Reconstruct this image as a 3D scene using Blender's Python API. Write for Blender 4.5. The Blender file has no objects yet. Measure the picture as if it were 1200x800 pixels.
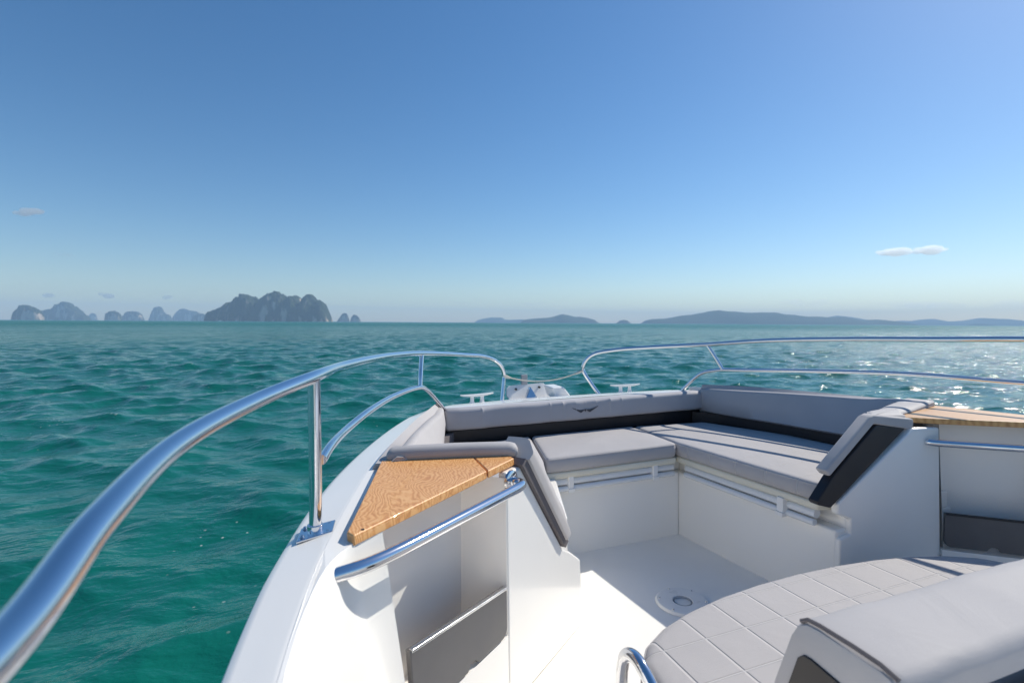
import bpy, bmesh, math, random
import numpy as np
from mathutils import Vector, Matrix, noise as mnoise
random.seed(7); rng = np.random.default_rng(11)
R = math.radians
sc = bpy.context.scene
COL = sc.collection
H = 1.9                       # camera height above the water; boat frame has its origin at this height
HEEL = 0.02                   # the boat leans a little to port

# ------------------------------------------------------------------ materials
def mat(name, base=(.8, .8, .8), rough=.5, metal=0., coat=0., spec=.5, var=0., vscale=3., bump=0., bscale=200., bdist=.001, sheen=0.):
    m = bpy.data.materials.new(name); m.use_nodes = True
    nt = m.node_tree; b = nt.nodes['Principled BSDF']
    b.inputs['Base Color'].default_value = (*base, 1); b.inputs['Roughness'].default_value = rough
    b.inputs['Metallic'].default_value = metal; b.inputs['Coat Weight'].default_value = coat
    b.inputs['Coat Roughness'].default_value = .06
    b.inputs['Specular IOR Level'].default_value = spec; b.inputs['Sheen Weight'].default_value = sheen
    tc = nt.nodes.new('ShaderNodeTexCoord')
    if var:
        n = nt.nodes.new('ShaderNodeTexNoise'); n.inputs['Scale'].default_value = vscale; n.inputs['Detail'].default_value = 6
        nt.links.new(tc.outputs['Object'], n.inputs['Vector'])
        r = nt.nodes.new('ShaderNodeValToRGB')
        r.color_ramp.elements[0].position = .3; r.color_ramp.elements[1].position = .7
        r.color_ramp.elements[0].color = (*[c * (1 - var) for c in base], 1)
        r.color_ramp.elements[1].color = (*[min(1, c * (1 + var * .5)) for c in base], 1)
        nt.links.new(n.outputs['Fac'], r.inputs['Fac']); nt.links.new(r.outputs['Color'], b.inputs['Base Color'])
        mr = nt.nodes.new('ShaderNodeMapRange'); mr.inputs['To Min'].default_value = rough * .75; mr.inputs['To Max'].default_value = min(1, rough * 1.3)
        nt.links.new(n.outputs['Fac'], mr.inputs['Value']); nt.links.new(mr.outputs['Result'], b.inputs['Roughness'])
    if bump:
        n2 = nt.nodes.new('ShaderNodeTexNoise'); n2.inputs['Scale'].default_value = bscale; n2.inputs['Detail'].default_value = 3
        nt.links.new(tc.outputs['Object'], n2.inputs['Vector'])
        bp_ = nt.nodes.new('ShaderNodeBump'); bp_.inputs['Strength'].default_value = bump; bp_.inputs['Distance'].default_value = bdist
        nt.links.new(n2.outputs['Fac'], bp_.inputs['Height']); nt.links.new(bp_.outputs['Normal'], b.inputs['Normal'])
    return m

M = {}
M['gelcoat'] = mat('gelcoat', (.885, .865, .825), .22, coat=.3, spec=.4, var=.035, vscale=1.7, bump=.04, bscale=9, bdist=.004)
M['gelcoat_matt'] = mat('gelcoat_matt', (.885, .865, .825), .36, var=.05, vscale=4, bump=.12, bscale=420, bdist=.0006)
M['liner'] = mat('liner', (.90, .875, .835), .22, coat=.2, var=.03, vscale=2.)
M['cream'] = mat('cream', (.74, .70, .58), .35, var=.04, vscale=5)
M['clear_tube'] = mat('clear_tube', (.72, .74, .76), .2, coat=.5)
M['chrome'] = mat('chrome', (.74, .75, .78), .07, metal=1., bump=.03, bscale=14, bdist=.002)
M['steel'] = mat('steel', (.62, .63, .65), .2, metal=1., var=.1, vscale=30)
M['black_vinyl'] = mat('black_vinyl', (.014, .012, .014), .45, bump=.2, bscale=300, bdist=.0006)
M['grey_plate'] = mat('grey_plate', (.115, .112, .115), .46, coat=.0, var=.16, vscale=7., bump=.05, bscale=60)
M['white_plastic'] = mat('white_plastic', (.83, .82, .80), .3, var=.03, vscale=9)
M['rope'] = mat('rope', (.62, .58, .5), .8, bump=.8, bscale=300, bdist=.002)
M['ink'] = mat('ink', (.06, .06, .07), .5)
M['dull_grey'] = mat('dull_grey', (.42, .42, .43), .4, var=.1, vscale=20)
M['rubber'] = mat('rubber', (.03, .03, .032), .6, var=.2, vscale=20)

def vinyl(name, base, quilt=None):
    m = mat(name, base, .68, spec=.32, var=.06, vscale=4.5, bump=.0, sheen=.08)
    nt = m.node_tree; b = nt.nodes['Principled BSDF']
    tc = nt.nodes.new('ShaderNodeTexCoord')
    n = nt.nodes.new('ShaderNodeTexNoise'); n.inputs['Scale'].default_value = 900; n.inputs['Detail'].default_value = 2
    n2 = nt.nodes.new('ShaderNodeTexNoise'); n2.inputs['Scale'].default_value = 6; n2.inputs['Detail'].default_value = 5; n2.inputs['Distortion'].default_value = 1.2
    for q in (n, n2): nt.links.new(tc.outputs['Object'], q.inputs['Vector'])
    b1 = nt.nodes.new('ShaderNodeBump'); b1.inputs['Strength'].default_value = .35; b1.inputs['Distance'].default_value = .0008
    b2 = nt.nodes.new('ShaderNodeBump'); b2.inputs['Strength'].default_value = .5; b2.inputs['Distance'].default_value = .006
    nt.links.new(n.outputs['Fac'], b1.inputs['Height']); nt.links.new(n2.outputs['Fac'], b2.inputs['Height'])
    nt.links.new(b2.outputs['Normal'], b1.inputs['Normal'])
    last = b1
    if quilt:
        sx, sy, ox, oy = quilt
        sep = nt.nodes.new('ShaderNodeSeparateXYZ'); nt.links.new(tc.outputs['Object'], sep.inputs[0])
        def groove(sock, s, o):
            a = nt.nodes.new('ShaderNodeMath'); a.operation = 'SUBTRACT'; a.inputs[1].default_value = o; nt.links.new(sock, a.inputs[0])
            p = nt.nodes.new('ShaderNodeMath'); p.operation = 'PINGPONG'; p.inputs[1].default_value = s / 2; nt.links.new(a.outputs[0], p.inputs[0])
            return p.outputs[0]
        outs = [groove(sep.outputs[0], sx, ox)] if sx else []
        if sy: outs.append(groove(sep.outputs[1], sy, oy))
        d = outs[0]
        if len(outs) == 2:
            mn = nt.nodes.new('ShaderNodeMath'); mn.operation = 'MINIMUM'
            nt.links.new(outs[0], mn.inputs[0]); nt.links.new(outs[1], mn.inputs[1]); d = mn.outputs[0]
        mr = nt.nodes.new('ShaderNodeMapRange'); mr.interpolation_type = 'SMOOTHERSTEP'
        mr.inputs['From Min'].default_value = 0; mr.inputs['From Max'].default_value = .006
        nt.links.new(d, mr.inputs['Value'])
        b3 = nt.nodes.new('ShaderNodeBump'); b3.inputs['Strength'].default_value = 1; b3.inputs['Distance'].default_value = .0022
        nt.links.new(mr.outputs['Result'], b3.inputs['Height']); nt.links.new(b1.outputs['Normal'], b3.inputs['Normal'])
        # pale stitching thread lying in the groove
        th = nt.nodes.new('ShaderNodeMath'); th.operation = 'LESS_THAN'; th.inputs[1].default_value = .0009; nt.links.new(d, th.inputs[0])
        mx = nt.nodes.new('ShaderNodeMixRGB'); mx.inputs['Color2'].default_value = (.56, .55, .54, 1)
        src = b.inputs['Base Color'].links[0].from_socket
        nt.links.new(th.outputs[0], mx.inputs['Fac']); nt.links.new(src, mx.inputs['Color1']); nt.links.new(mx.outputs[0], b.inputs['Base Color'])
        last = b3
    nt.links.new(last.outputs['Normal'], b.inputs['Normal'])
    return m
GREY = (.45, .43, .43)
M['vinyl'] = vinyl('grey_vinyl', GREY)
M['vinyl_back'] = vinyl('grey_vinyl_backrest', (.43, .42, .44))
M['vinyl_dark'] = vinyl('dark_grey_vinyl', (.13, .115, .12))
M['vinyl_seam'] = vinyl('grey_vinyl_seamed', GREY, (0, .145, 0, .03))
M['vinyl_quilt'] = vinyl('grey_vinyl_quilted', GREY, (.13, .13, -.065, .0))

def teak(name, c1, c2, c3, scale, distort, stretch, rot):
    m = bpy.data.materials.new(name); m.use_nodes = True; nt = m.node_tree; b = nt.nodes['Principled BSDF']
    tc = nt.nodes.new('ShaderNodeTexCoord'); mp = nt.nodes.new('ShaderNodeMapping')
    mp.inputs['Scale'].default_value = stretch; mp.inputs['Rotation'].default_value = (0, 0, rot)
    nt.links.new(tc.outputs['Object'], mp.inputs['Vector'])
    big = nt.nodes.new('ShaderNodeTexNoise'); big.inputs['Scale'].default_value = 4.; big.inputs['Detail'].default_value = 3; big.inputs['Distortion'].default_value = 1.
    nt.links.new(mp.outputs[0], big.inputs['Vector'])
    add = nt.nodes.new('ShaderNodeVectorMath'); add.operation = 'MULTIPLY_ADD'
    nt.links.new(big.outputs['Color'], add.inputs[0]); add.inputs[1].default_value = (distort,) * 3; nt.links.new(mp.outputs[0], add.inputs[2])
    w = nt.nodes.new('ShaderNodeTexWave'); w.inputs['Scale'].default_value = scale; w.inputs['Distortion'].default_value = 5.5
    w.inputs['Detail'].default_value = 4; w.inputs['Detail Scale'].default_value = 1.6; w.inputs['Detail Roughness'].default_value = .65
    nt.links.new(add.outputs[0], w.inputs['Vector'])
    fine = nt.nodes.new('ShaderNodeTexNoise'); fine.inputs['Scale'].default_value = 60; fine.inputs['Detail'].default_value = 8
    nt.links.new(add.outputs[0], fine.inputs['Vector'])
    mixf = nt.nodes.new('ShaderNodeMath'); mixf.operation = 'MULTIPLY_ADD'; mixf.inputs[1].default_value = .5
    nt.links.new(fine.outputs['Fac'], mixf.inputs[0])
    sc_ = nt.nodes.new('ShaderNodeMath'); sc_.operation = 'MULTIPLY'; sc_.inputs[1].default_value = .55
    nt.links.new(w.outputs['Fac'], sc_.inputs[0]); nt.links.new(sc_.outputs[0], mixf.inputs[2])
    r = nt.nodes.new('ShaderNodeValToRGB'); e = r.color_ramp.elements
    e[0].position = .12; e[0].color = (*c1, 1); e[1].position = .85; e[1].color = (*c3, 1)
    k = e.new(.42); k.color = (*c2, 1)
    nt.links.new(mixf.outputs[0], r.inputs['Fac']); nt.links.new(r.outputs[0], b.inputs['Base Color'])
    b.inputs['Roughness'].default_value = .42; b.inputs['Coat Weight'].default_value = .12
    bm_ = nt.nodes.new('ShaderNodeBump'); bm_.inputs['Strength'].default_value = .25; bm_.inputs['Distance'].default_value = .001
    nt.links.new(mixf.outputs[0], bm_.inputs['Height']); nt.links.new(bm_.outputs['Normal'], b.inputs['Normal'])
    return m
M['teak_burl'] = teak('teak_burl', (.52, .215, .065), (.71, .345, .12), (.81, .455, .19), 19., .33, (1.5, 1., 1.), .35)
M['teak_plain'] = teak('teak_plain', (.46, .215, .065), (.60, .31, .11), (.68, .39, .155), 16., .03, (1., .12, 1.), .1)

# ------------------------------------------------------------------ mesh helpers
class MB:
    def __init__(s): s.v = []; s.f = []
    def add(s, vs, fs):
        o = len(s.v); s.v += [tuple(map(float, p)) for p in vs]; s.f += [tuple(o + i for i in f) for f in fs]; return s
    def prism(s, poly, vec):
        n = len(poly); P = [Vector(p) for p in poly]; V = Vector(vec)
        nrm = Vector((0, 0, 0))
        for i in range(n): nrm += P[i].cross(P[(i + 1) % n])
        if nrm.dot(V) < 0: P = P[::-1]
        Q = [p + V for p in P]
        s.add(P + Q, [tuple(range(n))[::-1], tuple(range(n, 2 * n))] + [(i, (i + 1) % n, n + (i + 1) % n, n + i) for i in range(n)]); return s
    def box(s, a, b):
        x0, y0, z0 = a; x1, y1, z1 = b
        return s.prism([(x0, y0, z0), (x1, y0, z0), (x1, y1, z0), (x0, y1, z0)], (0, 0, z1 - z0))
    def loft(s, rings, closed=True, caps=True, flip=False):
        n = len(rings[0]); fs = []
        for k in range(len(rings) - 1):
            for i in range(n if closed else n - 1):
                j = (i + 1) % n
                f = (k * n + i, k * n + j, (k + 1) * n + j, (k + 1) * n + i)
                fs.append(f[::-1] if flip else f)
        if caps and closed:
            m = (len(rings) - 1) * n
            a = tuple(range(n))[::-1]; b = tuple(range(m, m + n))
            fs += [a[::-1] if flip else a, b[::-1] if flip else b]
        s.add([p for r in rings for p in r], fs); return s
    def tube(s, path, r, n=14, caps=True, closed=False):
        P = [Vector(p) for p in path]; rings = []
        T0 = (P[1] - P[0]).normalized()
        N = T0.orthogonal().normalized()
        for i, p in enumerate(P):
            T = (P[min(i + 1, len(P) - 1)] - P[max(i - 1, 0)]).normalized()
            N = (N - T * N.dot(T)).normalized(); B = T.cross(N)
            rr = r[i] if isinstance(r, (list, tuple)) else r
            rings.append([p + N * (rr * math.cos(a)) + B * (rr * math.sin(a)) for a in [2 * math.pi * k / n for k in range(n)]])
        return s.loft(rings, caps=caps)
    def disc(s, c, axis, r, h, n=32, r2=None):
        c = Vector(c); A = Vector(axis).normalized()
        return s.tube([c, c + A * h], [r, r if r2 is None else r2], n)
    def build(s, name, m, parent=None, bevel=0., seg=3, angle=35, smooth=True, sub=0):
        me = bpy.data.meshes.new(name); me.from_pydata(s.v, [], s.f); me.validate()
        bm = bmesh.new(); bm.from_mesh(me); bmesh.ops.recalc_face_normals(bm, faces=bm.faces); bm.to_mesh(me); bm.free()
        me.materials.append(M[m] if isinstance(m, str) else m)
        if smooth:
            me.polygons.foreach_set('use_smooth', [True] * len(me.polygons)); me.set_sharp_from_angle(angle=R(angle))
        o = bpy.data.objects.new(name, me); COL.objects.link(o)
        if parent: o.parent = parent
        if bevel:
            b = o.modifiers.new('bevel', 'BEVEL'); b.width = bevel; b.segments = seg; b.limit_method = 'ANGLE'; b.angle_limit = R(30); b.harden_normals = True
        if sub:
            q = o.modifiers.new('sub', 'SUBSURF'); q.levels = sub; q.render_levels = sub
        return o

def spline(pts, per=10):
    P = [np.array(p, float) for p in pts]; P = [2 * P[0] - P[1]] + P + [2 * P[-1] - P[-2]]; out = []
    for i in range(1, len(P) - 2):
        p0, p1, p2, p3 = P[i - 1:i + 3]
        d = [max(1e-6, np.linalg.norm(b - a) ** .5) for a, b in ((p0, p1), (p1, p2), (p2, p3))]
        t0 = 0; t1 = d[0]; t2 = t1 + d[1]; t3 = t2 + d[2]
        for k in range(per):
            t = t1 + (t2 - t1) * k / per
            A1 = (t1 - t) / (t1 - t0) * p0 + (t - t0) / (t1 - t0) * p1
            A2 = (t2 - t) / (t2 - t1) * p1 + (t - t1) / (t2 - t1) * p2
            A3 = (t3 - t) / (t3 - t2) * p2 + (t - t2) / (t3 - t2) * p3
            B1 = (t2 - t) / (t2 - t0) * A1 + (t - t0) / (t2 - t0) * A2
            B2 = (t3 - t) / (t3 - t1) * A2 + (t - t1) / (t3 - t1) * A3
            out.append(tuple((t2 - t) / (t2 - t1) * B1 + (t - t1) / (t2 - t1) * B2))
    out.append(tuple(P[-2])); return out
def Lv(p): return (p[0], p[1], p[2] - HEEL * p[0])     # level measure -> boat frame

def tag(o, label=None, cat=None, group=None, kind=None):
    if label: o['label'] = label
    if cat: o['category'] = cat
    if group: o['group'] = group
    if kind: o['kind'] = kind
    return o
def onboard(o):                      # top-level object that rides on the boat
    o.location = (0, 0, H); o.rotation_euler = (0, -math.atan(HEEL), 0); return o

# ------------------------------------------------------------------ boat lines
BY = np.array([-4.2, -2, 0, .5, .73, 1.03, 1.46, 1.95, 2.35, 2.78, 3.05, 3.25, 3.33, 3.37])
BX = np.array([1.36, 1.46, 1.495, 1.495, 1.485, 1.445, 1.352, 1.182, .995, .735, .52, .27, .13, .0])
def half(y):
    return float(np.interp(y, _fy, _fx))
_pts = spline([(a, b, 0) for a, b in zip(BY, BX)], 24); _fy = np.array([p[0] for p in _pts]); _fx = np.maximum(0, np.array([p[1] for p in _pts]))
_o = np.argsort(_fy); _fy = _fy[_o]; _fx = _fx[_o]
def crease(y): return float(np.interp(y, [.6, .95, 1.3, 2.25, 2.5, 2.64], [.072, .088, .10, .10, .045, .02]))
def zg(y):                           # height of the gunwale's outer edge
    return float(np.interp(y, [-4, -2, 0, .80, .92, 2.3, 2.5, 2.64, 2.8, 3.1, 3.37], [-.62, -.55, -.455, -.417, -.409, -.409, -.420, -.430, -.443, -.49, -.53]))

boat = bpy.data.objects.new('motorboat', None); COL.objects.link(boat); onboard(boat); boat.empty_display_size = .3
tag(boat, 'white open motorboat in the foreground with grey upholstery, teak tops and steel bow rails', 'motorboat')

ys = list(np.linspace(-4.2, .6, 12)) + list(np.linspace(.7, 3.0, 60)) + [3.05, 3.1, 3.15, 3.2, 3.25, 3.29, 3.33, 3.355, 3.368]
# hull sides down past the waterline, closed stern
def hullx(y, lev):
    yy = y + (0, .0, .10, .30, .55)[lev]; return max(.004, half(min(yy, 3.37)) * (1, 1, .95, .87, .55)[lev])
rings = []
for y in ys:
    zz = (zg(y) - .012, zg(y) - .16, -1.15, -1.95, -2.45)
    L = [(-hullx(y, k), y, zz[k]) for k in range(5)]; Rr = [(hullx(y, k), y, zz[k]) for k in range(5)]
    rings.append(L + Rr[::-1])
mb = MB(); mb.loft(rings, closed=False)
n = 10; mb.f.append(tuple(range(10))[::-1])
hull = mb.build('hull', 'gelcoat', boat, angle=50)
# gunwale deck: outer edge, top strip, inner drop
for_deck = MB()
for s in (-1, 1):
    rings = []
    for y in [q for q in ys if q < 2.66]:
        h = half(y); z = zg(y); c = crease(y)
        prof = [(h + .006, z - .035), (h + .007, z - .012), (h + .002, z - .003), (h - .006, z + .0015), (h - .011, z + .0025), (h - c * .5, z + .008), (h - c + .014, z + .0137), (h - c + .009, z + .0145), (h - c, z + .0145), (h - c - .006, z + .010), (h - c - .012, z - .012)]
        if y > 1.2: prof += [(h - c - .018, z - .05), (h - c - .019, z - (.22 if y < 2.40 else .06))]
        else: prof = prof[:-3] + [(h - c, z + .0145), (h - c, z + .0143), (h - c, z + .0141), (h - c, z + .0139), (h - c, z + .0137)]
        rings.append([(s * a, y, b) for a, b in prof])
    for_deck.loft(rings, closed=False, flip=s < 0)
# foredeck: low rim behind the bow backrest, sloping down to the stem
def deckz(x, y):
    return zg(y) - .006 + .006 * (1 - (x / max(.05, half(y))) ** 2)
fy = [2.64, 2.66, 2.70, 2.76, 2.85, 2.95, 3.05, 3.15, 3.22, 3.27, 3.31, 3.34, 3.36]
rings = []
for y in fy:
    h = half(y) + .006
    rings.append([(h * t, y, deckz(h * t, y) if abs(t) < .99 else zg(y) - .03) for t in (-1, -.985, -.93, -.8, -.6, -.4, -.2, 0, .2, .4, .6, .8, .93, .985, 1)])
for_deck.loft(rings, closed=False)
for_deck.prism([(-.76, 2.60, -.4335), (.78, 2.60, -.4335), (.80, 2.642, -.4325), (-.78, 2.642, -.4325)], (0, 0, -.2))
deck = for_deck.build('deck', 'gelcoat', boat, angle=24)
# rub rail
rr = MB()
for s in (-1, 1): rr.tube([(s * (half(y) + .008), y, zg(y) - .06) for y in ys], .014, 8)
rr.build('rub_rail', 'rubber', boat)

# ------------------------------------------------------------------ coaming + bulkhead plane
P0 = np.array([-.84, 1.376]); DV = np.array([-.787, -.617]); NV = np.array([.617, -.787])
def pl(s, z, off=0., side=-1):
    p = P0 + DV * s + NV * off; return (p[0] * (-side), p[1], z - HEEL * p[0] * (-side))
def rec_left(z): return float(np.interp(z, [-.9, -.40], [.452, .53]))
def coaming(side):
    zs = [-.394, -.400, -.415, -.44, -.52, -.62, -.75, -.90, -1.02, -1.12]
    rings = []
    for z in zs:
        ins = float(np.interp(z, [-1.12, -.6, -.44, -.415, -.400, -.394], [.215, .145, .122, .114, .108, .100]))
        dz = 0
        path = []
        for y in (-2.6, -1.6, -.8, -.2, .2, .4, .55, .68):
            path.append(np.array([-(half(y) - ins - crease(y) + .10), y]))
        A = np.array([-(half(.76) - ins - crease(.76) + .10), .76])
        e = rec_left(z) if z > -.9 else .44
        Bp = P0 + DV * (e + .07) + NV * 0.0
        K = np.array([-(half(.93) - ins - crease(.93) + .10), .95])
        for t in np.linspace(0, 1, 9): path.append((1 - t) ** 2 * A + 2 * t * (1 - t) * K + t * t * Bp)
        path.append(P0 + DV * e)
        rings.append([(p[0] * (-side), p[1], z - (0 if z < -.5 else max(0, .4 * (zs[0] - (zg(p[1]) + .0145))) if False else 0) + (min(0, zg(p[1]) + .409) if z > -.6 else 0)) for p in path])
    return MB().loft(rings, closed=False, flip=side > 0)
def top_path():
    path = []; ins = .100
    for y in (.66, .68): path.append(np.array([-(half(y) - ins - crease(y) + .10), y]))
    A = np.array([-(half(.76) - ins - crease(.76) + .10), .76]); Bp = P0 + DV * (.53 + .07); K = np.array([-(half(.93) - ins - crease(.93) + .10), .95])
    for t in np.linspace(0, 1, 9): path.append((1 - t) ** 2 * A + 2 * t * (1 - t) * K + t * t * Bp)
    return path + [P0 + DV * .53]
for side in (-1, 1):
    tp_ = top_path(); ys_ = np.linspace(.66, 1.60, 26)
    V = [(side * (half(y) - crease(y) + .006), y, zg(y) + .0152) for y in ys_] + [(side * 1.08, 1.60, -.3938), (side * 1.0, 1.48, -.3938), (side * 1.18, 1.24, -.3938)]
    V += [(side * -p[0], p[1], min(-.3938, zg(p[1]) + .0152)) for p in tp_[::-1]]
    b = MB(); b.add(V, [tuple(range(len(V)))]); b.build('table_ledge', 'gelcoat', boat, smooth=False)
    co = coaming(side).build('coaming', 'gelcoat', boat, angle=60)
# port bulkhead face (inboard of the recess, and the strip under it)
TH = .03
b = MB()
b.prism([pl(s, z) for s, z in ((.065, -.42), (-.015, -.42), (-.285, -.765), (-.345, -.80), (-.43, -.86), (-.44, -1.0), (-.44, -1.11), (.065, -1.11))], (-NV[0] * TH, -NV[1] * TH, 0))
b.build('bulkhead', 'gelcoat', boat, bevel=.010, seg=4)
b = MB(); b.prism([pl(s, z) for s, z in ((.0655, -.885), (.452, -.885), (.44, -1.11), (.0655, -1.11))], (-NV[0] * TH, -NV[1] * TH, 0))
b.build('bulkhead', 'gelcoat', boat)
# starboard bulkhead face
def sbp(x, z, off=0.): return (x, 1.315 + .045 * (.93 - x) + off, z - HEEL * x)
b = MB()
b.prism([sbp(x, z) for x, z in ((.925, -.405), (.785, -.400), (.775, -.403), (.40, -.660), (.40, -.70), (.465, -.725), (.465, -.782), (.415, -.795), (.412, -1.11), (.958, -1.11))], (0, TH, 0))
b.build('bulkhead', 'gelcoat', boat, bevel=.009, seg=4)
b = MB(); b.prism([pl(s, z, 0, 1) for s, z in ((.12, -.895), (.452, -.895), (.44, -1.11), (.13, -1.11))], (NV[0] * TH, -NV[1] * TH, 0))
b.build('bulkhead', 'gelcoat', boat)
# storage recesses behind the faces
for side in (-1, 1):
    s0 = .067 if side < 0 else .10
    D = -.135 if side < 0 else -.12; E_ = -.145
    r = MB()
    def q(*pp): r.add(pp, [(0, 1, 2, 3)])
    zt_ = -.434 if side < 0 else -.388
    tl, bl, tr, br = (.53, zt_), (.452, -1.0), (s0, zt_), (s0 + (.03 if side > 0 else 0), -1.0)
    f = lambda a, o: pl(a[0], a[1], o, side)
    tl2, bl2, tr2, br2 = (.50, zt_), (.44, -1.0), (s0 + .03, zt_), (s0 + .03, -1.0)
    q(f(tl2, D), f(tr2, D), f(br2, E_), f(bl2, E_))
    q(f(tl, -.002), f(tl2, D), f(bl2, E_), f(bl, -.002))
    q(f(tr2, D), f(tr, -.002), f(br, -.002), f(br2, E_))
    q(f((.49, -.915), -.002), f((.46, -.90), E_ - .01), f((s0 + .03, -.90), E_ - .01), f((s0, -.915), -.002))
    r.build('storage_recess', 'liner', boat, smooth=False)
    # pocket front plate with a thumb notch in the bottom edge
    pl_s0, pl_s1 = (.075, .462) if side < 0 else (.125, .470)
    zt, zb = (-.739, -.879) if side < 0 else (-.745, -.880); zo = -.709 if side < 0 else -.749
    pts = [(pl_s0, zt), (pl_s0, zb + .025)] + [(pl_s0 + .025 - .025 * math.cos(a), zb + .025 - .025 * math.sin(a)) for a in np.linspace(.3, 1.57, 5)]
    cs = pl_s0 + .16
    pts += [(cs - .022, zb)] + [(cs - .02 * math.cos(a), zb + .016 * math.sin(a)) for a in np.linspace(.2, 2.94, 9)] + [(cs + .022, zb)]
    pts += [(pl_s1 - .012, zb), (pl_s1, zo)]
    k = MB(); k.prism([pl(a, z, .004, side) for a, z in pts], (-NV[0] * .016 * (-side), -NV[1] * .016, 0))
    pk = k.build('pocket_front', 'grey_plate', boat, bevel=.003, seg=2)
    e = MB(); e.prism([pl(a, z, .0065, side) for a, z in ((pl_s0 + .003, zt + .001), (pl_s1 - .004, zo + .001), (pl_s1 - .004, zo - .007), (pl_s0 + .003, zt - .007))], (-NV[0] * .012 * (-side), -NV[1] * .012, 0))
    e.build('pocket_edge', 'steel' if side < 0 else 'rubber', pk, bevel=.002, seg=2)

# ------------------------------------------------------------------ sole, bench bases, ledge
b = MB(); b.box((-1.25, -2.5, -1.16), (1.25, 2.4, -1.10)); b.build('cockpit_sole', 'gelcoat_matt', boat)
b = MB()   # bow bench base, U of moulded plinths
b.prism([(-.36, 2.165, -1.12), (.344, 2.165, -1.12), (.36, 2.60, -1.12), (-.37, 2.60, -1.12)], (0, 0, .352))
b.build('bench_base', 'gelcoat', boat, bevel=.012, seg=4)
b = MB(); b.prism([(-.43, 2.205, -.775), (.378, 2.205, -.775), (.378, 2.60, -.775), (-.43, 2.60, -.775)], (0, 0, .07)); b.build('bench_riser', 'gelcoat', boat, bevel=.006)
b = MB()
b.prism([(.344, 2.166, -1.12), (.413, 1.352, -1.12), (1.08, 1.352, -1.12), (1.0, 2.2, -1.12), (.74, 2.58, -1.12), (.361, 2.58, -1.12)], (0, 0, .346)); b.build('bench_base', 'gelcoat', boat, bevel=.012, seg=4)
b = MB(); b.prism([(.379, 2.56, -.776), (.379, 2.206, -.776), (.462, 1.352, -.776), (1.05, 1.352, -.776), (.95, 2.2, -.776), (.74, 2.56, -.776)], (0, 0, .07)); b.build('bench_riser', 'gelcoat', boat, bevel=.006)
b = MB()
b.prism([(-.362, 2.166, -1.12), (-.53, 1.69, -1.12), (-.82, 1.46, -1.12), (-1.12, 1.46, -1.12), (-1.0, 2.2, -1.12), (-.74, 2.58, -1.12), (-.372, 2.58, -1.12)], (0, 0, .415)); b.build('bench_base', 'gelcoat', boat, bevel=.01)

# bench lids (cream underside board), clear tubes with clips
def rail_under(p, q, name, inward):
    p, q = Vector(p), Vector(q)
    t = MB(); t.tube([p, q], .019, 14); o = t.build(name, 'clear_tube', boat)
    t = MB(); t.tube([p + Vector((0, 0, -.033)) + inward * .012, q + Vector((0, 0, -.033)) + inward * .012], .013, 12); t.build('tube_liner', 'clear_tube', o)
    return o
b = MB(); b.prism([(-.432, 2.112, -.712), (.296, 2.122, -.712), (.325, 2.54, -.712), (-.33, 2.54, -.712)], (0, 0, .033)); lid_f = b.build('bench_lid', 'cream', boat, bevel=.012, seg=4)
b = MB(); b.prism([(.315, 2.53, -.712), (.309, 2.122, -.712), (.372, 1.40, -.712), (.46, 1.37, -.712), (.98, 1.40, -.712), (.90, 2.1, -.712), (.72, 2.53, -.712)], (0, 0, .033)); lid_s = b.build('bench_lid', 'cream', boat, bevel=.012, seg=4)
tf = rail_under((-.425, 2.143, -.732), (.288, 2.153, -.732), 'bench_tube', Vector((0, -1, 0)))
ts = rail_under((.342, 2.10, -.732), (.398, 1.42, -.732), 'bench_tube', Vector((-1, 0, 0)))
def clip(x, y, ax, parent):
    c = MB()
    if ax == 'y':
        c.box((x - .014, y - .026, -.775), (x + .014, y + .012, -.704)); c.box((x - .017, y - .032, -.781), (x + .017, y - .004, -.762))
    else:
        c.box((x - .026, y - .016, -.775), (x + .012, y + .016, -.704)); c.box((x - .032, y - .019, -.781), (x - .004, y + .019, -.762))
    c.build('tube_clip', 'white_plastic', parent, bevel=.004, seg=2)
clip(-.30, 2.143, 'y', tf); clip(.17, 2.15, 'y', tf); clip(.376, 1.55, 'x', ts)

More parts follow.
